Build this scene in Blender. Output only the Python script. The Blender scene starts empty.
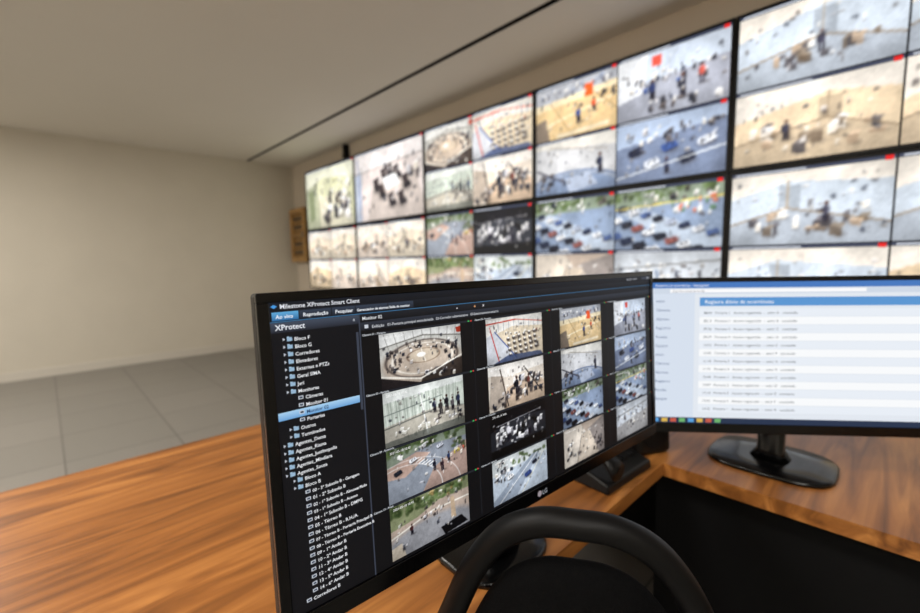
import bpy, math, random
import numpy as np
from mathutils import Matrix, Vector

sc = bpy.context.scene
sc.view_settings.view_transform = 'Standard'
EYE = 1.22
DESK = 0.75

# ------------------------------------------------------------------ materials
def lin(c):
    return tuple(((x/255)/12.92 if x/255 <= 0.04045 else ((x/255+0.055)/1.055)**2.4) for x in c)

def new_mat(name):
    m = bpy.data.materials.new(name); m.use_nodes = True
    return m, m.node_tree.nodes, m.node_tree.links, m.node_tree.nodes['Principled BSDF']

def plain(name, col, rough=0.5, spec=0.5, metal=0.0, bump=0.0, bscale=200, var=0.0, vscale=3.0):
    m, N, L, p = new_mat(name)
    c = lin(col)
    p.inputs['Roughness'].default_value = rough
    p.inputs['Metallic'].default_value = metal
    p.inputs['Specular IOR Level'].default_value = spec
    tc = N.new('ShaderNodeTexCoord')
    nz = N.new('ShaderNodeTexNoise'); nz.inputs['Scale'].default_value = vscale
    nz.inputs['Detail'].default_value = 4
    L.new(tc.outputs['Object'], nz.inputs['Vector'])
    r = N.new('ShaderNodeValToRGB')
    r.color_ramp.elements[0].position = 0.3; r.color_ramp.elements[1].position = 0.7
    r.color_ramp.elements[0].color = (*[x*(1-var) for x in c], 1)
    r.color_ramp.elements[1].color = (*[min(1, x*(1+var)) for x in c], 1)
    L.new(nz.outputs['Fac'], r.inputs['Fac']); L.new(r.outputs['Color'], p.inputs['Base Color'])
    if bump:
        n2 = N.new('ShaderNodeTexNoise'); n2.inputs['Scale'].default_value = bscale
        L.new(tc.outputs['Object'], n2.inputs['Vector'])
        b = N.new('ShaderNodeBump'); b.inputs['Strength'].default_value = bump
        b.inputs['Distance'].default_value = 0.002
        L.new(n2.outputs['Fac'], b.inputs['Height']); L.new(b.outputs['Normal'], p.inputs['Normal'])
    return m

M_wall = plain('wall_paint', (216, 205, 190), 0.85, 0.2, bump=0.15, var=0.02)
M_left = plain('side_wall_paint', (206, 199, 185), 0.85, 0.2, bump=0.15, var=0.02)
M_ceil = plain('ceiling_paint', (226, 221, 212), 0.9, 0.1, bump=0.1, var=0.015, vscale=1.2)
M_slot = plain('slot_black', (14, 13, 12), 0.6, 0.2)
M_black = plain('black_plastic', (9, 9, 10), 0.42, 0.35, var=0.1, bump=0.05, bscale=900)
M_chair = plain('chair_black', (5, 5, 6), 0.5, 0.25, var=0.1)
M_gloss = plain('gloss_black', (6, 6, 7), 0.2, 0.4)
M_matte = plain('matte_black', (8, 8, 9), 0.7, 0.2)
M_fab = plain('black_fabric', (7, 7, 8), 0.9, 0.1, bump=0.6, bscale=700, var=0.3, vscale=300)
M_key = plain('key_black', (22, 22, 24), 0.65, 0.2)
M_trim = plain('trim_white', (205, 199, 188), 0.6)
M_metal = plain('brushed_metal', (150, 150, 150), 0.35, 0.5, metal=1)
M_frame = plain('lamp_frame', (230, 230, 230), 0.4)

def wood(name, c0, c1, c2, sx, sy, rough=0.35):
    m, N, L, p = new_mat(name)
    tc = N.new('ShaderNodeTexCoord'); mp = N.new('ShaderNodeMapping')
    mp.inputs['Scale'].default_value = (sx, sy, sx)
    L.new(tc.outputs['Object'], mp.inputs['Vector'])
    nz = N.new('ShaderNodeTexNoise'); nz.inputs['Scale'].default_value = 1.0
    nz.inputs['Detail'].default_value = 8; nz.inputs['Distortion'].default_value = 1.2
    L.new(mp.outputs['Vector'], nz.inputs['Vector'])
    r = N.new('ShaderNodeValToRGB'); e = r.color_ramp.elements
    e[0].position = 0.28; e[0].color = (*lin(c0), 1)
    e[1].position = 0.72; e[1].color = (*lin(c2), 1)
    k = e.new(0.5); k.color = (*lin(c1), 1)
    L.new(nz.outputs['Fac'], r.inputs['Fac']); L.new(r.outputs['Color'], p.inputs['Base Color'])
    p.inputs['Roughness'].default_value = rough
    b = N.new('ShaderNodeBump'); b.inputs['Strength'].default_value = 0.1
    b.inputs['Distance'].default_value = 0.001
    L.new(nz.outputs['Fac'], b.inputs['Height']); L.new(b.outputs['Normal'], p.inputs['Normal'])
    return m
M_desk = wood('desk_wood', (108, 64, 27), (158, 99, 46), (196, 132, 68), 26, 2.2)
M_cab = wood('cabinet_wood', (146, 108, 60), (186, 144, 88), (204, 164, 106), 20, 20)
M_caba = plain('cabinet_back', (146, 112, 66), 0.6, var=0.1, vscale=9)

def floor_mat():
    m, N, L, p = new_mat('floor_vinyl')
    tc = N.new('ShaderNodeTexCoord')
    br = N.new('ShaderNodeTexBrick'); br.offset = 0
    br.inputs['Scale'].default_value = 1.0
    br.inputs['Brick Width'].default_value = 0.6; br.inputs['Row Height'].default_value = 0.6
    br.inputs['Mortar Size'].default_value = 0.004
    br.inputs['Color1'].default_value = (*lin((128, 125, 119)), 1)
    br.inputs['Color2'].default_value = (*lin((136, 132, 126)), 1)
    br.inputs['Mortar'].default_value = (*lin((88, 85, 82)), 1)
    L.new(tc.outputs['Object'], br.inputs['Vector'])
    L.new(br.outputs['Color'], p.inputs['Base Color'])
    p.inputs['Roughness'].default_value = 0.4
    return m
M_floor = floor_mat()

def screen_mat(name, strength, rough):
    m, N, L, p = new_mat(name)
    at = N.new('ShaderNodeAttribute'); at.attribute_name = 'scr'
    p.inputs['Base Color'].default_value = (0.006, 0.006, 0.007, 1)
    p.inputs['Roughness'].default_value = rough
    p.inputs['Specular IOR Level'].default_value = 0.2
    L.new(at.outputs['Color'], p.inputs['Emission Color'])
    p.inputs['Emission Strength'].default_value = strength
    return m
M_scr = screen_mat('lit_screen', 1.0, 0.45)
M_vw = screen_mat('lit_wall_screen', 1.12, 0.6)

def emis(name, col, s):
    m, N, L, p = new_mat(name)
    p.inputs['Emission Color'].default_value = (*col, 1)
    p.inputs['Emission Strength'].default_value = s
    return m
M_lamp = emis('lamp_diffuser', (1, 0.96, 0.9), 4.0)

# ------------------------------------------------------------------ mesh helpers
def link(ob, parent=None):
    sc.collection.objects.link(ob)
    if parent is not None: ob.parent = parent
    return ob

def empty(name, loc=(0, 0, 0), rz=0.0):
    e = bpy.data.objects.new(name, None); e.empty_display_size = 0.1
    e.location = loc; e.rotation_euler = (0, 0, rz)
    return link(e)

class MB:
    def __init__(s, mat=None): s.v = []; s.f = []; s.mi = []; s.X = mat
    def pt(s, p):
        return tuple(s.X @ Vector(p)) if s.X is not None else tuple(p)
    def box(s, x0, x1, y0, y1, z0, z1, mi=0, top=0.0):
        b = len(s.v); i = top
        for p in [(x0, y0, z0), (x1, y0, z0), (x1, y1, z0), (x0, y1, z0),
                  (x0+i, y0+i, z1), (x1-i, y0+i, z1), (x1-i, y1-i, z1), (x0+i, y1-i, z1)]:
            s.v.append(s.pt(p))
        for f in [(0, 3, 2, 1), (4, 5, 6, 7), (0, 1, 5, 4), (1, 2, 6, 5), (2, 3, 7, 6), (3, 0, 4, 7)]:
            s.f.append(tuple(b+k for k in f)); s.mi.append(mi)
        return s
    def loft(s, rings, mi=0, cap=True, closed=False):
        b = len(s.v); n = len(rings[0]); R = len(rings)
        for r in rings:
            for p in r: s.v.append(s.pt(p))
        for k in range(R if closed else R-1):
            for j in range(n):
                a = b+k*n+j; c = b+k*n+(j+1) % n; k2 = (k+1) % R
                s.f.append((a, c, b+k2*n+(j+1) % n, b+k2*n+j)); s.mi.append(mi)
        if cap and not closed:
            s.f.append(tuple(b+j for j in reversed(range(n)))); s.mi.append(mi)
            s.f.append(tuple(b+(R-1)*n+j for j in range(n))); s.mi.append(mi)
        return s
    def tube(s, pts, rad, n=12, closed=False, mi=0):
        P = [Vector(p) for p in pts]; R = len(P); rings = []
        rr = rad if isinstance(rad, (list, tuple)) else [rad]*R
        ref = Vector((0, 1, 0))
        for k in range(R):
            a = P[(k-1) % R] if (closed or k > 0) else P[k]; c = P[(k+1) % R] if (closed or k < R-1) else P[k]
            t = (c-a).normalized(); rf = ref if abs(t.dot(ref)) < .95 else Vector((1, 0, 0))
            u = t.cross(rf).normalized(); w = t.cross(u).normalized()
            rings.append([tuple(P[k]+(u*math.cos(2*math.pi*j/n)+w*math.sin(2*math.pi*j/n))*rr[k]) for j in range(n)])
        return s.loft(rings, mi, True, closed)
    def obj(s, name, mats, parent=None, bevel=0, seg=2, smooth=False):
        me = bpy.data.meshes.new(name); me.from_pydata(s.v, [], s.f)
        for m in mats: me.materials.append(m)
        me.polygons.foreach_set('material_index', s.mi)
        if smooth: me.polygons.foreach_set('use_smooth', [True]*len(s.f))
        import bmesh
        bm = bmesh.new(); bm.from_mesh(me); bmesh.ops.recalc_face_normals(bm, faces=bm.faces); bm.to_mesh(me); bm.free()
        me.update()
        ob = bpy.data.objects.new(name, me); link(ob, parent)
        if bevel:
            md = ob.modifiers.new('bevel', 'BEVEL'); md.width = bevel; md.segments = seg
            md.limit_method = 'ANGLE'; md.angle_limit = math.radians(40)
        return ob

# screen (vertex-coloured flat panels). local: x right, z up, y into the panel
class SB:
    def __init__(s, X): s.X = np.array(X); s.V = []; s.F = []; s.C = []; s.n = 0
    def add(s, v, f, c):
        v = np.asarray(v, float); h = np.hstack([v, np.ones((len(v), 1))])
        s.V.append((h @ s.X.T)[:, :3]); s.F += [tuple(int(k)+s.n for k in q) for q in f]
        s.C.append(np.asarray(c, float)); s.n += len(v)
    def rect(s, x0, v0, x1, v1, col, layer=1, col2=None):
        y = -0.00015*layer; c = lin(col); c2 = lin(col2) if col2 else c
        s.add([(x0, y, -v1), (x1, y, -v1), (x1, y, -v0), (x0, y, -v0)], [(0, 1, 2, 3)], [c2, c2, c, c])
    def quad(s, pts, col, layer=1):
        y = -0.00015*layer
        s.add([(p[0], y, -p[1]) for p in pts], [tuple(range(len(pts)))], [lin(col)]*len(pts))
    def image(s, x0, v0, x1, v1, a, layer=1):
        h, w = a.shape[:2]; y = -0.00015*layer
        gx, gv = np.meshgrid(np.linspace(x0, x1, w), np.linspace(v0, v1, h))
        v = np.stack([gx.ravel(), np.full(gx.size, y), -gv.ravel()], 1)
        idx = np.arange(h*w).reshape(h, w)
        f = np.stack([idx[1:, :-1].ravel(), idx[1:, 1:].ravel(), idx[:-1, 1:].ravel(), idx[:-1, :-1].ravel()], 1)
        a = np.clip(a, 0, 1); l = np.where(a <= 0.04045, a/12.92, ((a+0.055)/1.055)**2.4)
        s.add(v, f.tolist(), l.reshape(-1, 3))
    def text(s, t, x, v, size, col, layer=2, bold=0.0):
        cu = bpy.data.curves.new('t', 'FONT'); cu.body = t; cu.size = size; cu.resolution_u = 2
        cu.offset = bold
        ob = bpy.data.objects.new('t', cu); sc.collection.objects.link(ob)
        me = bpy.data.meshes.new_from_object(ob)
        vs = [(p.co.x+x, -0.00015*layer, p.co.y-v) for p in me.vertices]
        fs = [tuple(p.vertices) for p in me.polygons]
        if vs: s.add(vs, fs, [lin(col)]*len(vs))
        bpy.data.objects.remove(ob); bpy.data.meshes.remove(me); bpy.data.curves.remove(cu)
    def obj(s, name, mat, parent):
        V = np.vstack(s.V); C = np.vstack(s.C)
        me = bpy.data.meshes.new(name); me.from_pydata(V.tolist(), [], s.F)
        at = me.color_attributes.new('scr', 'FLOAT_COLOR', 'POINT')
        at.data.foreach_set('color', np.hstack([C, np.ones((len(C), 1))]).astype(np.float32).ravel())
        me.materials.append(mat)
        return link(bpy.data.objects.new(name, me), parent)

# ------------------------------------------------------------------ camera-feed painter
def vnoise(U, V, n, seed):
    g = np.random.RandomState(seed).rand(n+2, 2*n+2)
    x = U*2*n; y = V*n; xi = x.astype(int); yi = y.astype(int); fx = x-xi; fy = y-yi
    fx = fx*fx*(3-2*fx); fy = fy*fy*(3-2*fy)
    return (g[yi, xi]*(1-fx)+g[yi, xi+1]*fx)*(1-fy)+(g[yi+1, xi]*(1-fx)+g[yi+1, xi+1]*fx)*fy

DK = [(30, 30, 35), (55, 50, 50), (80, 75, 75), (24, 28, 40)]
LT = [(235, 235, 235), (215, 210, 200), (190, 190, 195)]
class Im:
    def __init__(s, w, h, bg, seed):
        s.w, s.h = w, h
        s.U, s.V = np.meshgrid((np.arange(w)+.5)/w, (np.arange(h)+.5)/h)
        s.a = np.ones((h, w, 3))*(np.array(bg)/255.); s.r = random.Random(seed); s.seed = seed
    def mix(s, m, c, al=1): s.a += (m*al)[..., None]*(np.array(c)/255.-s.a)
    def poly(s, pts, c, al=1):
        m = np.zeros(s.U.shape, bool); n = len(pts)
        for i in range(n):
            x0, y0 = pts[i]; x1, y1 = pts[(i+1) % n]
            if y0 == y1: continue
            k = ((y0 > s.V) != (y1 > s.V)) & (s.U < (x1-x0)*(s.V-y0)/(y1-y0)+x0); m ^= k
        s.mix(m.astype(float), c, al)
    def ell(s, cx, cy, rx, ry, c, al=1, soft=6):
        d = np.sqrt(((s.U-cx)/rx)**2+((s.V-cy)/ry)**2); s.mix(np.clip((1-d)*soft, 0, 1), c, al)
    def ring(s, cx, cy, rx, ry, wd, c, al=1):
        d = np.sqrt(((s.U-cx)/rx)**2+((s.V-cy)/ry)**2); s.mix(np.clip(1-np.abs(d-1)/wd, 0, 1), c, al)
    def line(s, x0, y0, x1, y1, wd, c, al=1):
        A = 1.8; px, py = (s.U-x0)*A, s.V-y0; dx, dy = (x1-x0)*A, y1-y0
        t = np.clip((px*dx+py*dy)/(dx*dx+dy*dy+1e-9), 0, 1)
        d = np.hypot(px-t*dx, py-t*dy); s.mix(np.clip((wd-d)/(0.008)+.5, 0, 1), c, al)
    def shade(s, x, y, rx, ry, al=.45): s.ell(x, y, rx, ry, (50, 46, 46), al, 1.2)
    def person(s, x, y, z, c, head=(70, 50, 45)):
        s.shade(x+.12*z, y+z*1.2, z*.5, z*.25)
        s.ell(x-.07*z, y+z*.75, z*.08, z*.55, (30, 30, 40)); s.ell(x+.09*z, y+z*.75, z*.08, z*.55, (36, 34, 42))
        s.ell(x, y, z*.2, z*.55, c, 1, 3); s.ell(x-.18*z, y+.05*z, z*.06, z*.4, tuple(int(k*.7) for k in c)); s.ell(x, y-z*.68, z*.11, z*.2, head)
    def car(s, x, y, z, c, sk=0.3):
        s.shade(x, y+z*.5, z*1.4, z*1.0, .5)
        s.poly([(x-z, y-z*.4), (x-z*.6, y-z*.75), (x+z*.6, y-z*.9-sk*z), (x+z, y-sk*z), (x+z*.9, y+z*.4-sk*z), (x-z*.5, y+z*.9), (x-z*.9, y+z*.4)], c)
        s.poly([(x-z*.5, y-z*.35), (x+z*.4, y-z*.65-sk*z), (x+z*.5, y-z*.1-sk*z), (x-z*.3, y+z*.2)], (35, 40, 52), .85)
        s.poly([(x-z*.35, y-z*.25), (x+z*.25, y-z*.48-sk*z), (x+z*.32, y-z*.12-sk*z), (x-z*.2, y+z*.08)], tuple(min(255, int(k*1.1+12)) for k in c))
        s.line(x-z*.5, y+z*.95, x+z, y+z*.42-sk*z, .007, (20, 20, 25), .8)
    def clutter(s, x0, y0, x1, y1, n, z, cols, al=.85):
        r = s.r; it = []
        for _ in range(int(n*1.3)): it.append((r.uniform(y0, y1), r.uniform(x0, x1)))
        for y, x in sorted(it):
            a = z*r.uniform(.25, 1.0); b = z*r.uniform(.4, 1.4); k = r.uniform(-.5, .5)*a; c = r.choice(cols); t = b*.45
            s.shade(x+a*.7, y+b*.95, a*.9, b*.45, .4)
            s.poly([(x, y), (x+a, y+k), (x+a*.95, y+b+k), (x+a*.05, y+b)], c, al)
            s.poly([(x, y), (x+a*.3, y-t), (x+a*1.2, y+k-t), (x+a, y+k)], tuple(min(255, int(q*1.15+30)) for q in c), al)  # top face painted lighter, as if lit from above
            if r.random() < .5: s.line(x+a*.3, y+b, x+a*.3, y+b*1.5, .005, (50, 46, 46), .6)
    def foliage(s, x0, y0, x1, y1, n, z):
        r = s.r
        for _ in range(n):
            x = r.uniform(x0, x1); y = r.uniform(y0, y1); g = r.uniform(.6, 1.3)
            s.ell(x, y, z*r.uniform(.4, 1), z*r.uniform(.6, 1.6), (min(255, int(84*g)), min(255, int(100*g)), min(255, int(66*g))), .75, 2)
            s.ell(x-z*.2, y-z*.3, z*.3, z*.4, (130, 142, 104), .4, 2)
    def done(s):
        sd = s.seed
        s.clutter(.03, .12, .95, .38, 12, .035, DK+LT+[(120, 116, 112)], .6)
        s.clutter(.05, .35, .95, .85, 14, .04, DK+LT+[(120, 116, 112)], .6)
        g = np.random.RandomState(sd)
        n = vnoise(s.U, s.V, 3, sd)*.5+vnoise(s.U, s.V, 9, sd+50)*.3+vnoise(s.U, s.V, 24, sd+90)*.25
        s.a *= (.82+.32*n)[..., None]  # smooth noise painted into the feed as soft local shadows
        s.a *= (1.05-.28*((s.U-.5)**2*1.6+(s.V-.5)**2*2.0))[..., None]
        s.a = (s.a-.5)*1.22+.49
        b = s.a.copy(); b[1:-1, 1:-1] = (s.a[1:-1, 1:-1]*4+s.a[:-2, 1:-1]+s.a[2:, 1:-1]+s.a[1:-1, :-2]+s.a[1:-1, 2:])/8
        s.a = b+g.normal(0, .016, s.a.shape[:2])[..., None]
        return np.clip(s.a, 0, 1)

def feed(k, w, h):
    if k == 'A1':
        i = Im(w, h, (200, 200, 196), 1)
        i.poly([(0, 0), (1, 0), (1, .2), (.5, .1), (0, .25)], (226, 227, 226))
        for q in range(9): i.line(.05+q*.11, .02, .1+q*.1, .3, .006, (120, 118, 116), .7)
        i.line(0, .26, .5, .12, .008, (110, 108, 104)); i.line(.5, .12, 1, .22, .008, (110, 108, 104))
        i.ell(.5, .62, .54, .44, (184, 172, 160)); i.ring(.5, .55, .44, .34, .06, (76, 68, 66), .8)
        i.ring(.5, .55, .37, .28, .07, (228, 224, 216), .9); i.ell(.52, .5, .22, .16, (196, 184, 168))
        i.ring(.5, .5, .2, .13, .1, (120, 100, 86), .8); i.ell(.47, .48, .06, .05, (236, 234, 230)); i.line(.47, .36, .52, .62, .006, (235, 232, 226))
        i.clutter(.06, .32, .25, .72, 16, .045, DK); i.clutter(.72, .3, .93, .7, 16, .045, DK); i.clutter(.3, .28, .7, .38, 10, .035, DK+LT)
        i.poly([(.93, .06), (1, .05), (1, .17), (.94, .16)], (190, 80, 60)); i.poly([(0, .78), (.25, .9), (.45, 1), (0, 1)], (50, 46, 48))
        i.poly([(.5, .84), (1, .66), (1, 1), (.45, 1)], (74, 66, 62)); i.clutter(.5, .78, .95, .93, 14, .05, LT+DK)
        i.line(0, .76, .45, .93, .014, (234, 230, 222)); i.line(.45, .93, 1, .62, .014, (234, 230, 222))
    elif k == 'B1':
        i = Im(w, h, (212, 200, 180), 2)
        i.poly([(0, 0), (1, 0), (1, .3), (.45, .22), (0, .42)], (228, 226, 222)); i.poly([(.0, .4), (.14, .3), (.5, .9), (.4, 1), (0, 1)], (200, 203, 210))
        i.line(0, .12, .5, .08, .014, (196, 76, 60)); i.line(.5, .08, 1, .2, .009, (196, 86, 66))
        for q in range(9): i.line(.2+q*.09, .1, .2+q*.09, .3, .006, (130, 136, 150), .8)
        i.line(.06, .2, .2, .98, .013, (186, 62, 56)); i.line(.14, .3, .5, .95, .012, (60, 80, 140))
        for q in range(6):
            for z in range(4):
                x, y = .36+q*.095+z*.01, .48+z*.12-q*.018
                i.shade(x+.02, y+.05, .05, .05); i.ell(x, y+.02, .03, .05, (84, 76, 74)); i.ell(x+.004, y-.01, .022, .024, (236, 234, 230))
        i.clutter(.3, .34, .95, .42, 14, .03, DK+LT+[(180, 84, 66)]); i.poly([(.1, 1), (.35, .86), (.95, .9), (1, 1)], (70, 84, 120), .8)
    elif k == 'C1':
        i = Im(w, h, (206, 184, 146), 3)
        i.poly([(0, 0), (1, 0), (1, .22), (0, .34)], (176, 180, 188)); i.clutter(.02, .05, .95, .18, 20, .05, [(120, 130, 150), (220, 220, 220), (90, 90, 100)])
        i.poly([(0, .3), (1, .2), (1, .3), (0, .42)], (226, 214, 186)); i.line(0, .75, 1, .45, .01, (236, 230, 208)); i.line(.2, .3, .5, 1, .008, (150, 128, 96)); i.line(.7, .25, 1, .7, .008, (150, 128, 96))
        i.poly([(.62, .14), (.72, .12), (.72, .36), (.62, .34)], (210, 92, 50)); i.person(.56, .6, .14, (56, 70, 120)); i.person(.74, .5, .12, (200, 84, 56))
        i.poly([(0, .62), (.14, .56), (.2, 1), (0, 1)], (124, 114, 104)); i.clutter(.78, .32, .95, .42, 8, .04, DK)
        i.line(.3, .95, .9, .9, .03, (230, 222, 204), .8); i.ring(.45, .7, .3, .22, .04, (226, 214, 190), .7)
    elif k == 'D1':
        i = Im(w, h, (190, 200, 214), 4)
        i.poly([(0, .5), (1, .35), (1, 1), (0, 1)], (156, 160, 172)); i.poly([(0, 0), (.3, 0), (.25, .6), (0, .7)], (226, 230, 236))
        i.clutter(.1, .3, .9, .55, 26, .05, DK+LT+[(50, 70, 120)]); i.person(.35, .55, .16, (46, 56, 92)); i.person(.62, .6, .18, (54, 54, 64)); i.person(.78, .5, .15, (170, 88, 80))
        i.poly([(.34, .06), (.42, .06), (.42, .22), (.34, .22)], (196, 86, 74)); i.clutter(.2, .75, .9, .88, 12, .06, LT+DK)
    elif k == 'A2':
        i = Im(w, h, (196, 204, 196), 5)
        i.poly([(0, .62), (.6, .5), (1, .62), (1, 1), (0, 1)], (182, 178, 168)); i.poly([(0, 0), (1, 0), (1, .12), (0, .2)], (222, 226, 224))
        for q in range(30): i.line(.02+q*.03, .2-.003*q, .04+q*.029, .64-.004*q, .005, (120, 128, 122) if q % 3 else (240, 243, 241), .75)
        i.line(0, .42, .7, .3, .008, (120, 128, 125)); i.line(.42, .1, .5, .95, .012, (232, 235, 233)); i.line(0, .66, .6, .54, .012, (110, 112, 108))
        for q in range(5): i.person(.6+q*.08, .44+(q % 2)*.06, .13+.01*(q % 3), [(45, 50, 70), (70, 66, 66), (40, 40, 48), (96, 92, 96), (50, 58, 84)][q])
        i.clutter(.55, .66, .95, .82, 14, .05, DK+LT); i.clutter(.05, .7, .5, .88, 10, .05, [(120, 120, 112), (216, 216, 208)]); i.poly([(0, .9), (1, .84), (1, 1), (0, 1)], (96, 100, 96), .7)
    elif k == 'B2':
        i = Im(w, h, (214, 206, 196), 6)
        i.poly([(0, 0), (1, 0), (1, .2), (.3, .3), (0, .2)], (232, 229, 225)); i.poly([(.05, .2), (.25, .26), (.3, .8), (.1, 1), (0, .9)], (174, 164, 154))
        i.poly([(.3, .55), (.8, .35), (1, .6), (1, 1), (.25, 1)], (190, 172, 154)); i.clutter(.3, .35, .9, .8, 30, .08, DK+DK+LT)
        i.line(.2, .1, .32, .95, .016, (76, 68, 64)); i.line(.62, .15, .95, .85, .016, (66, 60, 58)); i.person(.48, .5, .2, (34, 36, 44)); i.person(.7, .48, .16, (110, 70, 64))
        i.clutter(.02, .7, .3, .92, 8, .07, DK)
    elif k == 'C2':
        i = Im(w, h, (190, 192, 196), 7)
        i.poly([(0, 0), (1, 0), (1, .25), (0, .1)], (218, 217, 213)); i.ell(.5, 1.2, .75, .62, (120, 134, 158)); i.ring(.5, 1.2, .72, .6, .03, (40, 64, 110), .9)
        i.line(.02, .5, .6, .95, .016, (66, 66, 76)); i.line(.2, .1, .9, .3, .010, (150, 144, 136)); i.person(.82, .5, .17, (40, 44, 62)); i.clutter(.05, .6, .4, .9, 10, .06, DK)
        i.poly([(.4, .72), (.7, .66), (.8, .9), (.45, 1)], (168, 178, 196))
    elif k == 'D2':
        i = Im(w, h, (170, 184, 206), 8)
        i.poly([(0, .4), (1, .2), (1, 1), (0, 1)], (116, 127, 150)); i.clutter(.05, .15, .95, .35, 18, .06, LT+DK)
        for q in range(5): i.car(.2+q*.16, .5+(q % 2)*.22, .08, [(30, 34, 50), (210, 215, 225), (60, 80, 130)][q % 3])
        i.person(.5, .75, .13, (30, 34, 60)); i.line(0, .9, 1, .6, .012, (220, 225, 230))
    elif k == 'A3':
        i = Im(w, h, (136, 142, 152), 9)
        i.poly([(0, 0), (1, 0), (1, .2), (.45, .14), (0, .34)], (136, 146, 132)); i.foliage(.0, .0, .95, .14, 34, .06); i.clutter(.1, .02, .6, .2, 10, .05, LT+DK)
        i.poly([(0, .34), (.35, .2), (.52, .3), (.2, .6), (0, .55)], (176, 154, 144)); i.poly([(.55, .62), (1, .3), (1, 1), (.4, 1)], (166, 146, 138))
        i.ring(.15, 1.0, .5, .62, .02, (222, 222, 222)); i.ring(.2, 1.1, .7, .8, .015, (220, 220, 220), .8)
        for q in range(7): i.line(.3+q*.035, .36+q*.035, .37+q*.035, .32+q*.035, .009, (226, 226, 226))
        i.car(.3, .34, .05, (225, 226, 230)); i.car(.12, .48, .05, (44, 48, 58)); i.car(.64, .24, .045, (196, 200, 210))
        i.person(.56, .55, .11, (34, 38, 52)); i.person(.66, .6, .12, (60, 46, 54)); i.person(.75, .5, .1, (50, 66, 100)); i.foliage(.82, .2, .98, .45, 10, .05); i.clutter(.8, .4, .97, .5, 6, .05, [(186, 170, 80), (160, 76, 66)]+LT)
    elif k == 'B3':
        i = Im(w, h, (50, 52, 58), 10)
        i.poly([(0, 0), (1, 0), (1, .3), (.5, .22), (0, .4)], (28, 28, 32)); i.clutter(.05, .3, .92, .72, 34, .08, [(205, 205, 210), (150, 150, 156), (20, 20, 22), (90, 90, 95), (225, 225, 228)])
        i.person(.3, .45, .2, (200, 200, 206), (170, 170, 170)); i.person(.68, .5, .2, (60, 60, 66), (190, 190, 190)); i.poly([(0, .82), (1, .76), (1, 1), (0, 1)], (24, 24, 26))
        i.line(.1, .3, .9, .2, .008, (150, 150, 155))
    elif k in ('C3', 'D3'):
        i = Im(w, h, (132, 146, 168), 11 if k == 'C3' else 12)
        i.poly([(0, 0), (1, 0), (1, .2), (0, .28)], (134, 146, 132)); i.foliage(0, 0, .98, .16, 26, .06); i.clutter(0, .04, .95, .18, 12, .06, LT+DK)
        i.poly([(.0, .3), (.2, .25), (1, .85), (1, 1), (.7, 1)], (172, 183, 198))
        cs = [(34, 40, 58), (222, 226, 233), (74, 92, 134), (26, 28, 36), (164, 172, 188), (120, 76, 72)]
        for q in range(8): i.car(.08+q*.12, .30+q*.068, .055, cs[q % 5])
        for q in range(8): i.car(.02+q*.11, .5+q*.075, .065, cs[(q*2+1) % 6])
        for q in range(4): i.car(.0+q*.13, .78+q*.08, .075, cs[(q*3+2) % 5])
        if k == 'D3': i.line(0, .3, 1, .22, .014, (200, 186, 110)); i.clutter(.5, .2, .97, .4, 12, .05, [(170, 96, 70), (70, 96, 70), (216, 216, 210)])
    elif k == 'A4':
        i = Im(w, h, (174, 160, 150), 13)
        i.ell(.5, 1.05, .75, .6, (146, 147, 152)); i.poly([(0, 0), (1, 0), (1, .26), (.6, .24), (.3, .4), (0, .46)], (132, 138, 110)); i.clutter(.3, .02, .95, .2, 14, .06, LT+[(150, 130, 90)])
        i.foliage(0, .02, .95, .24, 50, .06); i.line(0, .6, .5, .4, .016, (214, 210, 202)); i.line(.5, .4, 1, .42, .016, (214, 210, 202))
        i.poly([(.74, .3), (.79, .3), (.81, .75), (.74, .72)], (176, 158, 138)); i.person(.24, .55, .1, (76, 48, 48)); i.poly([(.6, .82), (.88, .76), (.97, .95), (.65, 1)], (28, 28, 32)); i.poly([(0, .78), (.12, .74), (.16, 1), (0, 1)], (198, 188, 174)); i.clutter(.35, .4, .7, .5, 8, .04, DK+LT)
    elif k == 'B4':
        i = Im(w, h, (178, 188, 200), 14)
        i.poly([(0, 0), (1, 0), (1, .25), (0, .35)], (200, 206, 208)); i.foliage(.3, .05, .95, .28, 16, .05); i.clutter(.0, .05, .5, .3, 10, .06, LT+DK)
        i.poly([(.0, .9), (.7, .2), (.85, .2), (.4, 1), (0, 1)], (146, 156, 170)); i.line(.1, 1, .8, .2, .008, (232, 232, 232)); i.line(.5, 1, .92, .25, .008, (226, 222, 200))
        i.car(.3, .5, .06, (224, 226, 230)); i.car(.62, .62, .07, (60, 76, 124)); i.clutter(.02, .3, .25, .5, 10, .05, LT+DK); i.car(.75, .4, .05, (40, 44, 56))
    elif k == 'C4':
        i = Im(w, h, (176, 164, 154), 15)
        i.poly([(0, 0), (.4, 0), (.55, .3), (.3, 1), (0, 1)], (204, 197, 188)); i.poly([(.6, .2), (1, 0), (1, 1), (.8, 1)], (140, 134, 132)); i.poly([(.42, .3), (.62, .25), (.85, 1), (.3, 1)], (196, 186, 174)); i.line(.42, .3, .3, 1, .010, (86, 78, 74)); i.clutter(.05, .3, .35, .8, 10, .06, DK+LT); i.clutter(.7, .4, .95, .85, 12, .06, DK)
    elif k == 'D4':
        i = Im(w, h, (190, 196, 204), 16)
        i.poly([(0, .6), (1, .4), (1, 1), (0, 1)], (156, 156, 158)); i.clutter(.1, .2, .9, .75, 24, .06, LT+DK+[(96, 112, 138)]); i.line(0, .3, 1, .15, .012, (110, 110, 110))
    elif k == 'E1':
        i = Im(w, h, (196, 198, 174), 17)
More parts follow.
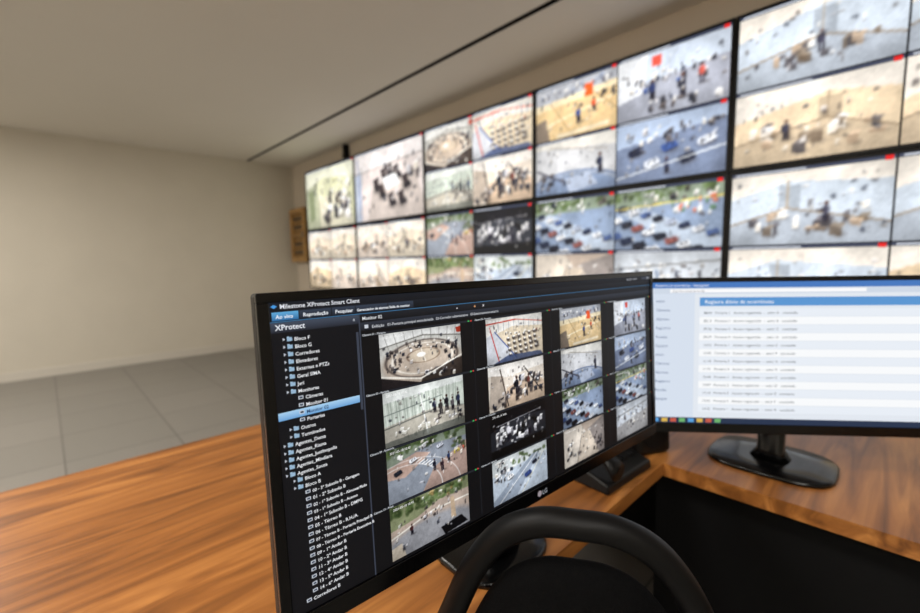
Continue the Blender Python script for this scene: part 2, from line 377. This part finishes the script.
        i.poly([(0, 0), (1, 0), (1, .25), (.4, .15), (0, .3)], (220, 222, 208)); i.poly([(0, .3), (.25, .2), (.3, 1), (0, 1)], (170, 174, 154)); i.poly([(.3, .5), (.8, .42), (1, 1), (.3, 1)], (202, 200, 184))
        i.clutter(.3, .45, .85, .85, 24, .1, DK+DK+LT); i.clutter(.5, .2, .9, .4, 8, .07, [(150, 150, 120), (236, 236, 228)])
        i.poly([(.05, .35), (.18, .3), (.2, .8), (.08, .9)], (124, 132, 108)); i.line(.25, .2, .3, 1, .01, (100, 100, 84))
    elif k == 'E2':
        i = Im(w, h, (210, 203, 202), 18)
        i.poly([(0, 0), (1, 0), (1, .2), (0, .28)], (224, 221, 222)); i.poly([(0, .28), (.12, .24), (.1, 1), (0, 1)], (182, 190, 204)); i.line(.05, .05, .1, .95, .012, (116, 128, 164)); i.line(0, .28, 1, .2, .008, (150, 144, 142))
        i.poly([(.2, 1), (.3, .5), (.9, .42), (1, .8), (1, 1)], (190, 182, 178))
        for x, y in [(.42, .3), (.6, .3), (.30, .42), (.38, .52), (.72, .45), (.52, .66), (.66, .66), (.5, .26)]:
            i.shade(x+.06, y+.16, .09, .08); i.poly([(x, y), (x+.08, y-.03), (x+.09, y+.10), (x+.02, y+.13)], (56, 50, 52)); i.poly([(x+.02, y+.11), (x+.11, y+.08), (x+.13, y+.15), (x+.04, y+.18)], (40, 38, 42))
        i.poly([(.44, .42), (.64, .38), (.7, .54), (.5, .6)], (236, 234, 232)); i.poly([(.44, .42), (.5, .6), (.5, .68), (.45, .52)], (150, 140, 136)); i.clutter(.75, .3, .95, .5, 6, .06, LT+DK)
    else:
        sd = 20+int(k[1:]); rr = random.Random(sd)
        bg = rr.choice([(218, 202, 178), (212, 204, 190), (206, 190, 166), (220, 210, 200), (192, 202, 214)])
        i = Im(w, h, bg, sd); a = rr.uniform(.2, .4); m = rr.uniform(.3, .7)
        i.poly([(0, 0), (1, 0), (1, a), (m, a*.6), (0, a+.1)], (230, 226, 220)); i.poly([(0, .7), (m, .5), (1, .75), (1, 1), (0, 1)], tuple(int(c*.86) for c in bg))
        i.poly([(m-.05, a*.8), (m+.08, a*.85), (m+.08, .56), (m-.05, .52)], tuple(int(c*.8) for c in bg))
        i.clutter(.1, .5, .85, .8, 14, .09, [(90, 80, 70), (160, 142, 124), (236, 232, 226), (60, 58, 62)]); i.line(m, a*.6, m, .5, .008, (150, 136, 118)); i.line(0, .7, m, .5, .01, (130, 116, 100)); i.line(m, .5, 1, .75, .01, (130, 116, 100))
        i.person(rr.uniform(.3, .7), .55, .13, (56, 56, 70))
    return i.done()

# ------------------------------------------------------------------ room
XL, XR, YB, YF, CH = -6.68, 3.2, -3.2, 2.90, 2.70
def slab(name, a, mat, bevel=0):
    return MB().box(*a).obj(name, [mat], None, bevel)
slab('floor', (XL-.1, XR+.1, YB-.1, YF+.1, -.1, 0), M_floor)
slab('wall_front', (XL-.1, XR+.1, YF, YF+.1, 0, CH), M_wall)
slab('wall_back', (XL-.1, XR+.1, YB-.1, YB, 0, CH), M_left)
slab('wall_left', (XL-.1, XL, YB, YF, 0, CH), M_left)
slab('wall_right', (XR, XR+.1, YB, YF, 0, CH), M_left)
b = MB(); b.box(XL-.1, XR+.1, YB-.1, 2.225, CH, CH+.1); b.box(XL-.1, XR+.1, 2.262, YF+.1, CH, CH+.1)
b.obj('ceiling', [M_ceil])
b = MB(); b.box(XL-.1, XR+.1, 2.20, 2.285, CH+.1, CH+.14); b.box(XL, XR, 2.225, 2.229, CH-.004, CH+.1); b.box(XL, XR, 2.258, 2.262, CH-.004, CH+.1)
b.obj('trim_1', [M_slot])
slab('baseboard_front', (XL, XR, YF-.015, YF, 0, .1), M_trim)
slab('baseboard_left', (XL, XL+.015, YB, YF-.015, 0, .1), M_trim)
slab('baseboard_back', (XL+.015, XR, YB, YB+.015, 0, .1), M_trim)
slab('baseboard_right', (XR-.015, XR, YB+.015, YF-.015, 0, .1), M_trim)

for lx in (-4.8, -2.9, -1.0, 1.1):  # ceiling panels out of view, added to light the room
    for ly in (-.95, -2.3):
        e = empty('unseen_ceiling_light', (lx, ly, CH))
        b = MB(); b.box(-.32, .32, -.32, -.29, -.02, 0); b.box(-.32, .32, .29, .32, -.02, 0)
        b.box(-.32, -.29, -.29, .29, -.02, 0); b.box(.29, .32, -.29, .29, -.02, 0)
        b.obj('frame', [M_frame], e)
        MB().box(-.29, .29, -.29, .29, -.012, 0).obj('diffuser', [M_lamp], e)
        ld = bpy.data.lights.new('lamp', 'AREA'); ld.shape = 'SQUARE'; ld.size = .56
        ld.energy = 26; ld.color = (1, .955, .89)
        lo = bpy.data.objects.new('lamp', ld); lo.location = (0, 0, -.03); link(lo, e)

# ------------------------------------------------------------------ bank of wall displays
PW, PH = 1.33, 0.82
X0, ZT, YV = -6.04, EYE+1.285, 2.80
def display(col, row, cells):
    e = empty('surveillance_display', (X0+col*PW, YV, ZT-row*PH))
    w, h = PW-.004, PH-.004; t = .012
    b = MB()
    b.box(.002, w, .004, .055, -h, -.002)
    b.box(.002, w, -.004, .006, -.002-t, -.002, 1); b.box(.002, w, -.004, .006, -h, -h+t, 1)
    b.box(.002, .002+t, -.004, .006, -h+t, -.002-t, 1); b.box(w-t, w, -.004, .006, -h+t, -.002-t, 1)
    b.box(w*.3, w*.7, .055, .098, -h*.7, -h*.3, 0)
    b.obj('housing', [M_matte, M_black], e)
    s = SB(Matrix.Translation((0, .0035, 0)))
    s.rect(.012, .012, w-.012, h-.012, (10, 10, 14), 0)
    n = len(cells); cw, ch = (w-.028)/n, (h-.028)/n
    for r in range(n):
        for c in range(n):
            x = .014+c*cw; v = .014+r*ch
            a = feed(cells[r][c], 96//n+32, 54//n+18)
            a = a*.93+.15
            lum = a.mean(2, keepdims=True); a = lum+(a-lum)*1.25
            a = a*np.array([1.0, .985, .965])
            s.image(x+.004, v+.020, x+cw-.004, v+ch-.004, np.clip(a, 0, 1), 1)
            s.rect(x+.004, v+.003, x+cw-.004, v+.019, (70, 76, 96), 1)
            s.rect(x+.02, v+.007, x+cw*.5, v+.015, (200, 205, 215), 2)
            s.rect(x+cw-.040, v+.003, x+cw-.012, v+.024, (225, 40, 40), 3)
    s.obj('screen', M_vw, e)
G = [['A1', 'B1', 'C1', 'D1'], ['A2', 'B2', 'C2', 'D2'], ['A3', 'B3', 'C3', 'D3'], ['A4', 'B4', 'C4', 'D4']]
q = lambda a, b_, c, d: [['R%d' % a, 'R%d' % b_], ['R%d' % c, 'R%d' % d]]
display(0, 0, [['E1']]); display(0, 1, q(1, 2, 3, 4))
display(1, 0, [['E2']]); display(1, 1, q(5, 6, 7, 8))
for c in (0, 1):
    for r in (0, 1):
        display(2+c, r, [[G[2*r][2*c], G[2*r][2*c+1]], [G[2*r+1][2*c], G[2*r+1][2*c+1]]])
display(4, 0, q(9, 10, 11, 12)); display(4, 1, q(13, 14, 15, 16))
display(5, 0, [['E2']]); display(5, 1, q(17, 18, 19, 20))

e = empty('cable_conduit', (-4.99, YF-.002, 0))
b = MB(); b.box(-.035, .035, -.06, 0, ZT+.002, CH-.001); b.box(-.045, .045, -.066, 0, ZT+.05, ZT+.07); b.obj('duct', [M_matte], e, .004)

e = empty('wooden_key_cabinet', (-6.62, YF-.004, EYE+.03))
b = MB(); W_, H_, D_ = .50, .79, .10
b.box(0, W_, -D_+.02, 0, 0, H_, 1)
b.box(0, W_, -D_-.01, -D_+.02, 0, .07); b.box(0, W_, -D_-.01, -D_+.02, H_-.07, H_)
b.box(0, .07, -D_-.01, -D_+.02, .07, H_-.07); b.box(W_-.07, W_, -D_-.01, -D_+.02, .07, H_-.07)
b.box(.07, W_-.07, -D_-.002, -D_+.01, H_*.5-.015, H_*.5+.015)
b.obj('case', [M_cab, M_caba], e, .004)
b = MB()
for r in range(5):
    for c in range(6): b.box(.1+c*.052, .115+c*.052, -D_+.005, -D_+.02, .12+r*.125, .16+r*.125)
b.obj('keys', [M_metal], e)
MB().box(.44, .46, -D_-.03, -D_-.01, .36, .44).obj('handle', [M_metal], e, .003)

# ------------------------------------------------------------------ desk (L-shaped)
e = empty('desk', (0, 0, 0))
b = MB(); b.box(-1.30, -.36, -1.3, 1.9, DESK-.03, DESK); b.box(-.36, 1.1, .99, 1.9, DESK-.03, DESK); b.obj('top', [M_desk], e)
b = MB()
for y in (-1.27, 1.84): b.box(-1.25, -.42, y, y+.03, 0, DESK-.03)
b.box(1.04, 1.07, 1.03, 1.86, 0, DESK-.03)
b.box(-1.22, -1.20, -1.24, 1.84, .25, DESK-.03)
b.box(-.40, 1.04, 1.06, 1.08, .02, DESK-.03)
b.obj('panels', [M_matte], e)

# ------------------------------------------------------------------ monitors
def head_matrix(tl, ang, tilt):
    r = Vector((math.cos(ang), math.sin(ang), 0)); n = Vector((r.y, -r.x, 0))
    up = Vector((0, 0, 1))*math.cos(tilt)-n*math.sin(tilt)
    back = up.cross(r)
    m = Matrix.Identity(4)
    for i in range(3): m[i][0] = r[i]; m[i][1] = back[i]; m[i][2] = up[i]; m[i][3] = tl[i]
    return m

def monitor_body(e, X, W, H, bt, bs, bb):
    b = MB(X)
    b.box(-bs, W+bs, 0.001, .016, -H-bb, bt)
    b.obj('rear_shell', [M_black], e, .003)
    b = MB(X); cx = W/2; cz = -H/2
    def rr(w, h, y, n=32):
        out = []
        for k in range(n):
            a = 2*math.pi*k/n; c, s = math.cos(a), math.sin(a)
            out.append((cx+w*math.copysign(abs(c)**.4, c), y, cz+h*math.copysign(abs(s)**.4, s)))
        return out
    b.loft([rr(W*.46, H*.46, .014), rr(W*.42, H*.42, .026), rr(W*.3, H*.34, .044), rr(W*.28, H*.3, .046)])
    b.obj('rear_bulge', [M_black], e, smooth=False)
    b = MB(X)
    b.box(-bs, W+bs, -.002, .003, 0, bt); b.box(-bs, W+bs, -.003, .003, -H-bb, -H)
    b.box(-bs, 0, -.002, .003, -H, 0); b.box(W, W+bs, -.002, .003, -H, 0)
    b.obj('bezel', [M_gloss], e, .0008)

def neck(e, pts, mat, name='stand_neck'):
    b = MB(); rings = []
    for x, y, z, hx, hy in pts:
        ring = []
        for j in range(28):
            g = 2*math.pi*j/28; c, s = math.cos(g), math.sin(g)
            ring.append((x+hx*math.copysign(abs(c)**.6, c), y+hy*math.copysign(abs(s)**.6, s), z))
        rings.append(ring)
    b.loft(rings); b.obj(name, [mat], e, smooth=True)

W, H = .673, .280
tl = Vector((-.3707, .1338, EYE-.0323)); ang = math.atan2(.998, .0614); tilt = math.radians(3)
base = Vector((-.415, .4725, DESK))
e = empty('computer_monitor', base)
X = Matrix.Translation(-base) @ head_matrix(tl, ang, tilt)
monitor_body(e, X, W, H, .0085, .010, .019)
neck(e, [(-.03, .02, 0, .075, .085), (-.03, .02, .006, .075, .085), (-.03, .02, .010, .071, .08), (-.03, .02, .011, .05, .05)], M_gloss, 'stand_base')
neck(e, [(-.015, .02, .009, .024, .04), (-.010, .015, .03, .02, .034), (.0, 0, .2, .018, .03), (.005, 0, .3, .018, .03)], M_gloss)
bb = MB(X); bb.box(W/2-.04, W/2+.04, .04, .066, -H*.62, -H*.3); bb.obj('vesa_mount', [M_black], e, .004)

s = SB(X)
s.rect(0, 0, W, H, (9, 9, 12), 0)
TX = .0815
s.rect(0, 0, W, .0075, (24, 28, 36), 1, (16, 18, 24))
s.quad([(.004, .002), (.007, .0035), (.004, .0055), (.0015, .0035)], (70, 150, 220), 2)
s.text('Milestone XProtect Smart Client', .009, .0058, .0056, (225, 228, 235), 2, .00008)
s.rect(0, .0075, W, .0165, (26, 30, 38), 1, (12, 13, 17))
tabs = [('Ao vivo', .002, .0245), ('Reprodução', .0255, .0545), ('Pesquisar', .0555, .0785), ('Gerenciador de alarmes', .0795, .1145), ('Saída de monitor', .1155, .146)]
for k, (t, a, c) in enumerate(tabs):
    s.rect(a, .0085, c, .0158, (96, 168, 216) if k == 0 else (52, 62, 78), 2, (44, 104, 158) if k == 0 else (28, 34, 46))
    s.text(t, a+.003 if k < 3 else a+.001, .0141, .0047 if k < 3 else .0036, (240, 244, 250), 3, .00006)
s.rect(0, .0165, W, .0173, (60, 110, 150), 1)
s.rect(0, .0176, TX, .0262, (66, 74, 90), 1, (34, 38, 48))
s.text('XProtect', .004, .0241, .0068, (235, 238, 245), 2, .0001)
s.text('«', TX-.006, .0232, .005, (210, 215, 225), 2)
s.rect(TX+.001, .0176, W, .0255, (30, 33, 40), 1, (16, 17, 21))
s.text('Monitor 02', TX+.004, .0232, .0048, (225, 228, 232), 2, .00005)
for k, x in enumerate((.205, .232, .246)): s.text(['•', '+', '×'][k], x, .0236, .006, (230, 170, 120) if k == 1 else (220, 220, 225), 2, .0001)
s.rect(TX+.001, .0255, W, .0335, (44, 49, 60), 1, (24, 27, 33))
s.quad([(TX+.006, .028), (TX+.010, .028), (TX+.010, .0315), (TX+.006, .0315)], (200, 205, 215), 2)
s.text('Exibição   01-Portaria principal entrada/saída   02-Corredor administrativo   03-Estacionamento externo   ', TX+.014, .0318, .0042, (205, 208, 214), 2, .00003)
s.rect(W-.03, .002, W-.012, .0055, (60, 66, 80), 2)
for k in range(3): s.rect(W-.011+k*.0035, .0022, W-.009+k*.0035, .0052, (180, 185, 195), 2)
s.text('18/05/2021  10:42:31', W-.085, .0055, .0044, (190, 195, 205), 2)
s.rect(0, .0262, TX, H, (13, 14, 19), 1, (10, 10, 14))
s.rect(TX, .0176, TX+.0014, H, (58, 64, 78), 2)
s.rect(TX-.0035, .034, TX-.001, .11, (60, 66, 80), 3)
tree = [(1, 'Bloco F', 1), (1, 'Bloco G', 1), (1, 'Corredores', 1), (1, 'Elevadores', 1), (1, 'Externas e PTZs', 1), (1, 'Geral SIMA', 1), (1, 'Jari', 1), (1, 'Monitores', 1),
        (2, 'Câmeras', 2), (2, 'Monitor 01', 2), (2, 'Monitor 02', 3), (2, 'Portarias', 2), (1, 'Outros', 1), (1, 'Terminados', 1), (0, 'Agentes_Dema', 1), (0, 'Agentes_Risma', 1),
        (0, 'Agentes_Justinopolis', 1), (0, 'Agentes_Mindiara', 1), (0, 'Agentes_Sousa', 1), (1, 'Bloco A', 1), (1, 'Bloco B', 1), (2, '00 - 3º Subsolo B - Garagem', 2),
        (2, '01 - 2º Subsolo B', 2), (2, '02 - 1º Subsolo B - Almoxarifado', 2), (2, '03 - 1º Subsolo B - Acesso', 2), (2, '04 - 1º Subsolo B - DMPG', 2), (2, '05 - Térreo B', 2), (2, '06 - Térreo B - R.H./A.', 2),
        (2, '07 - Térreo B - Portaria Principal B', 2), (2, '08 - Térreo B - Portaria Executiva B', 2), (2, '09 - 1º Andar B', 2), (2, '10 - 2º Andar B', 2), (2, '11 - 3º Andar B', 2), (2, '12 - 4º Andar B', 2), (2, '13 - 5º Andar B', 2), (2, '14 - 6º Andar B', 2), (1, 'Corredores B', 2)]
v = .0345; dv = .0066
for d, t, kind in tree:
    if v > H-.002: break
    x = .009+d*.006
    if kind == 3:
        s.rect(0.001, v-.0052, TX-.004, v+.0018, (168, 208, 238), 2, (104, 160, 212))
    col = (232, 234, 238)
    if kind == 1:
        s.quad([(x-.0055, v-.0036), (x-.0035, v-.0022), (x-.0055, v-.0008)], (190, 195, 205), 3)
        s.rect(x-.002, v-.0036, x+.0024, v-.0003, (150, 180, 205), 3); s.rect(x-.002, v-.0043, x, v-.0035, (170, 198, 220), 3)
    else:
        s.rect(x-.002, v-.0036, x+.0024, v-.0006, (200, 205, 215), 3); s.rect(x-.0012, v-.0029, x+.0016, v-.0013, (40, 60, 80), 4)
    s.text(t, x+.0042, v, .0045 if len(t) < 26 else .0040, col if kind != 3 else (30, 60, 100), 4, .00007)
    v += dv
tw, pitch, v0, dvv, th = .107, .148, .0396, .0600, .0570
caps = ['Câmera %02d - %s' % (k+1, n) for k, n in enumerate(['Plenário', 'Recepção', 'Saguão', 'Acesso', 'Portaria', 'Protocolo', 'Corredor', 'Pátio', 'Rotatória', 'Depósito', 'Garagem', 'Rua lateral', 'Praça', 'Avenida', 'Bloco A', 'Bloco B'])]
for r in range(4):
    for c in range(4):
        x = .1024+c*pitch; v = v0+r*dvv
        a = feed(G[r][c], 190, 102)
        s.image(x, v, x+tw, v+th, a, 1)
        s.rect(x-.019, v-.0024, x+tw+.019, v-.0003, (34, 37, 44), 1)
        s.text(caps[r*4+c], x-.018, v-.0006, .0030, (210, 215, 220), 2, .00003)
        s.rect(x+tw+.012, v-.0022, x+tw+.0145, v-.0006, (60, 180, 90), 2)
        s.rect(x+tw+.016, v-.0022, x+tw+.018, v-.0006, (220, 60, 50), 2)
        s.text('2021-05-18 10:42', x+.004, v+.005, .0036, (250, 250, 250), 2)
        s.rect(x+tw+.0196, v-.0026, x+tw+.0204, v+th, (34, 37, 44), 1)
s.obj('screen', M_scr, e)
l = SB(X @ Matrix.Translation((0, -.0028, 0)))
l.text('LG', W/2+.0045, H+.0125, .009, (150, 152, 158), 3, .0001)
l.quad([(W/2-.001+.0042*math.cos(a), H+.0093+.0042*math.sin(a)) for a in [k*math.pi/8 for k in range(16)]], (150, 140, 146), 3)
l.obj('logo', M_scr, e)  # logo is no lamp; it glows through the shared screen emission

# second monitor
W2, H2 = .60, .30
ang2 = math.radians(40)
tl2 = Vector((-.375, .925, EYE-.052))
dirr = Vector((math.cos(ang2), math.sin(ang2), 0)); nb = Vector((-dirr.y, dirr.x, 0))
base2 = tl2+dirr*W2/2+nb*.07; base2.z = DESK
e2 = empty('computer_monitor', base2)
X2 = Matrix.Translation(-base2) @ head_matrix(tl2, ang2, math.radians(3))
monitor_body(e2, X2, W2, H2, .010, .012, .02)
neck(e2, [(0, 0, 0, .12, .1), (0, 0, .006, .12, .1), (0, 0, .010, .115, .095), (0, 0, .011, .05, .05)], M_gloss, 'stand_base')
neck(e2, [(0, 0, .009, .04, .03), (0, 0, .03, .026, .02), (0, 0, .3, .024, .018)], M_gloss)
bb = MB(X2); bb.box(W2/2-.04, W2/2+.04, .04, .07, -H2*.62, -H2*.3); bb.obj('vesa_mount', [M_black], e2, .004)
s = SB(X2)
s.rect(0, 0, W2, H2, (226, 232, 240), 0)
s.rect(0, 0, W2, .012, (70, 120, 190), 1); s.text('Relatório de ocorrências - Navegador', .01, .0088, .007, (245, 248, 255), 2)
s.rect(0, .012, W2, .024, (206, 216, 230), 1); s.rect(.04, .0145, .42, .0215, (250, 250, 252), 2); s.text('http://intranet/ocorrencias', .045, .0202, .006, (60, 70, 90), 3)
s.rect(0, .024, .09, H2-.012, (214, 224, 238), 1)
for k in range(12): s.text(['Início', 'Câmeras', 'Alarmes', 'Registros', 'Rondas', 'Equipes'][k % 6], .012, .042+k*.019, .008, (50, 80, 130), 2)
s.rect(.1, .032, W2-.01, .05, (90, 150, 210), 1); s.text('Registro diário de ocorrências', .11, .045, .011, (255, 255, 255), 2)
for k in range(13):
    s.rect(.1, .056+k*.017, W2-.01, .0715+k*.017, (248, 250, 252) if k % 2 else (232, 238, 246), 1)
    s.text('%02d:%02d   Portaria %d   Acesso registrado  -  setor %s   concluído' % (8+k//2, (k*13) % 60, k % 4+1, 'ABCDEF'[k % 6]), .108, .067+k*.017, .0075, (50, 56, 70), 2)
s.rect(0, H2-.012, W2, H2, (38, 52, 78), 1)
for k in range(8): s.rect(.008+k*.018, H2-.010, .020+k*.018, H2-.002, [(90, 160, 220), (220, 180, 80), (200, 90, 70), (110, 180, 110)][k % 4], 2)
s.obj('screen', M_scr, e2)

# ------------------------------------------------------------------ office chair tucked at the desk
th_ = math.radians(32)
uu = Vector((-math.sin(th_), math.cos(th_), 0))
cb = Vector((-.187, .320, 0))
cc = cb+uu*.25
e = empty('office_chair', cc, th_)
BY = -.25
half = [(0, 1.000), (.036, .997), (.071, .978), (.101, .939), (.129, .879), (.156, .81), (.172, .74), (.170, .67), (.14, .60), (.078, .566), (0, .56)]
ctrl = half+[(-x, z) for x, z in reversed(half[1:-1])]
def smooth_loop(P, sub=6):
    out = []; n = len(P)
    for i in range(n):
        p0, p1, p2, p3 = [np.array(P[(i+k-1) % n]) for k in range(4)]
        for t in np.arange(sub)/sub:
            out.append(.5*((2*p1)+(-p0+p2)*t+(2*p0-5*p1+4*p2-p3)*t*t+(-p0+3*p1-3*p2+p3)*t**3))
    return out
loop = smooth_loop(ctrl)
cz = .78
def off(p, d):
    v = np.array([p[0], p[1]-cz]); r = np.hypot(*v); return np.array([p[0], p[1]])-v/r*d
rim = [off(p, .013) for p in loop]
b = MB(); b.tube([(p[0], BY+1.2*p[0]**2, p[1]) for p in rim], .013, 14, True); b.obj('back_frame', [M_chair], e, smooth=True)
b = MB(); rings = []
for sc_, y in [(.55, -.014), (.72, -.011), (.80, -.004), (.815, .006), (.79, .016), (.66, .024), (.3, .028)]:
    rings.append([(p[0]*sc_, BY+y+1.2*(p[0]*sc_)**2, cz-.010+(p[1]-cz)*sc_) for p in loop])
b.loft(rings); b.obj('back_pad', [M_fab], e, smooth=True)
b = MB()
for sx in (-1, 1):
    b.tube([(sx*.10, BY+.01, .83), (sx*.125, BY+.014, .842), (sx*.138, BY+.02, .85)], .008)
    b.tube([(sx*.10, BY+.01, .69), (sx*.12, BY+.014, .68), (sx*.155, BY+.02, .675)], .008)
b.tube([(0, BY-.016, .80), (0, BY-.020, .66), (0, BY-.02, .56), (0, BY-.005, .46), (0, BY+.06, .40), (0, -.02, .395)], [.012, .018, .02, .021, .021, .02])
b.obj('back_supports', [M_chair], e, smooth=True)
b = MB(); rings = []
for sc_, z in [(.86, .405), (.96, .412), (1, .43), (1, .455), (.95, .474), (.8, .482), (.4, .484)]:
    rings.append([(.225*sc_*math.copysign(abs(math.cos(g))**.5, math.cos(g)), .01+.215*sc_*math.copysign(abs(math.sin(g))**.5, math.sin(g)), z) for g in [2*math.pi*j/40 for j in range(40)]])
b.loft(rings); b.obj('seat', [M_fab], e, smooth=True)
b = MB(); b.box(-.08, .08, -.08, .08, .375, .408); b.obj('mechanism', [M_chair], e, .006)
b = MB(); b.tube([(0, 0, .07), (0, 0, .22)], .028, 16); b.tube([(0, 0, .2), (0, 0, .38)], .015, 16)
for k in range(5):
    a = 2*math.pi*k/5+.3; c, s_ = math.cos(a), math.sin(a)
    b.tube([(c*.02, s_*.02, .10), (c*.15, s_*.15, .09), (c*.28, s_*.28, .07)], [.024, .019, .013])
    b.tube([(c*.28-s_*.022, s_*.28+c*.022, .028), (c*.28-s_*.006, s_*.28+c*.006, .028)], .028, 16)
    b.tube([(c*.28+s_*.006, s_*.28-c*.006, .028), (c*.28+s_*.022, s_*.28-c*.022, .028)], .028, 16)
    b.tube([(c*.28, s_*.28, .028), (c*.28, s_*.28, .07)], .007)
b.obj('base_and_casters', [M_chair], e, smooth=True)

# ------------------------------------------------------------------ desk phone
e = empty('desk_phone', (-.465, .865, DESK), math.radians(86))
b = MB()
b.loft([[(-.09, -.09, 0), (.09, -.09, 0), (.09, .09, 0), (-.09, .09, 0)], [(-.088, -.088, .02), (.088, -.088, .02), (.085, .085, .07), (-.085, .085, .07)]])
b.obj('body', [M_black], e, .005)
sl = lambda y: .02+(y+.088)*.29
b = MB()
for r in range(4):
    for c in range(3):
        y = -.06+r*.022; x = .0+c*.024; b.box(x, x+.017, y, y+.014, sl(y)-.002, sl(y)+.007, 0, .001)
b.obj('keypad', [M_key], e)
b = MB(); b.box(-.002, .072, .036, .072, .055, .074, 0, .002); b.obj('display', [M_gloss], e)
b = MB(); rings = []
for k in range(17):
    t = k/16; y = -.09+.18*t; lob = (abs(t-.5)*2)**3
    z = .085-.022*lob + (sl(y)-.045)*.9; r1 = .014+.012*lob; r2 = .011+.008*lob
    rings.append([(-.055+r1*math.cos(2*math.pi*j/12), y, z+r2*math.sin(2*math.pi*j/12)) for j in range(12)])
b.loft(rings); b.obj('handset', [M_black], e, smooth=True)

# ------------------------------------------------------------------ small speaker in the corner
e = empty('desktop_speaker', (-.44, 1.045, DESK), math.radians(62))
b = MB()
def rrect(hx, hy, z, n=28):
    return [(hx*math.copysign(abs(math.cos(2*math.pi*j/n))**.35, math.cos(2*math.pi*j/n)), hy*math.copysign(abs(math.sin(2*math.pi*j/n))**.35, math.sin(2*math.pi*j/n)), z) for j in range(n)]
b.loft([rrect(.05, .05, 0), rrect(.055, .055, .008), rrect(.052, .05, .13), rrect(.046, .045, .142)]); b.obj('cabinet', [M_black], e, smooth=False)
b = MB()
for z, r in ((.05, .034), (.105, .018)):
    b.tube([(0, -.058, z), (0, -.050, z)], r, 24)
    b.tube([(0, -.062, z), (0, -.056, z)], r*.35, 16)
b.obj('drivers', [M_key], e, smooth=False)

def cable(name, pts, r):
    cu = bpy.data.curves.new(name, 'CURVE'); cu.dimensions = '3D'; cu.bevel_depth = r; cu.bevel_resolution = 3
    sp = cu.splines.new('NURBS'); sp.points.add(len(pts)-1)
    for p, c in zip(sp.points, pts): p.co = (*c, 1)
    sp.use_endpoint_u = True; sp.order_u = 4
    cu.materials.append(M_matte); o = bpy.data.objects.new(name, cu); link(o)
z = DESK+.0035
cable('power_cable', [(-.56, .56, z), (-.64, .75, z), (-.64, 1.0, z), (-.7, 1.2, z), (-.9, 1.3, z), (-1.28, 1.35, z)], .0033)
cable('video_cable', [(-.58, .5, z), (-.68, .6, z), (-.72, .85, z), (-.8, 1.1, z), (-1.0, 1.18, z), (-1.28, 1.2, z)], .0033)

# ------------------------------------------------------------------ camera
cd = bpy.data.cameras.new('camera'); cam = bpy.data.objects.new('camera', cd); link(cam)
R = Matrix(((.6956, -.0641, .7156), (.7183, .08439, -.69065), (-.01614, .99437, .10472)))
R = R.to_quaternion().normalized().to_matrix()
cam.matrix_world = Matrix.Translation((0, 0, EYE)) @ R.to_4x4()
cd.sensor_width = 36; cd.lens = 430/920*36; cd.clip_start = .02
cd.dof.use_dof = True; cd.dof.focus_distance = .46; cd.dof.aperture_fstop = 3.4
sc.camera = cam
w = bpy.data.worlds.new('world'); sc.world = w; w.use_nodes = True
w.node_tree.nodes['Background'].inputs[0].default_value = (.6, .62, .65, 1)
w.node_tree.nodes['Background'].inputs[1].default_value = .3
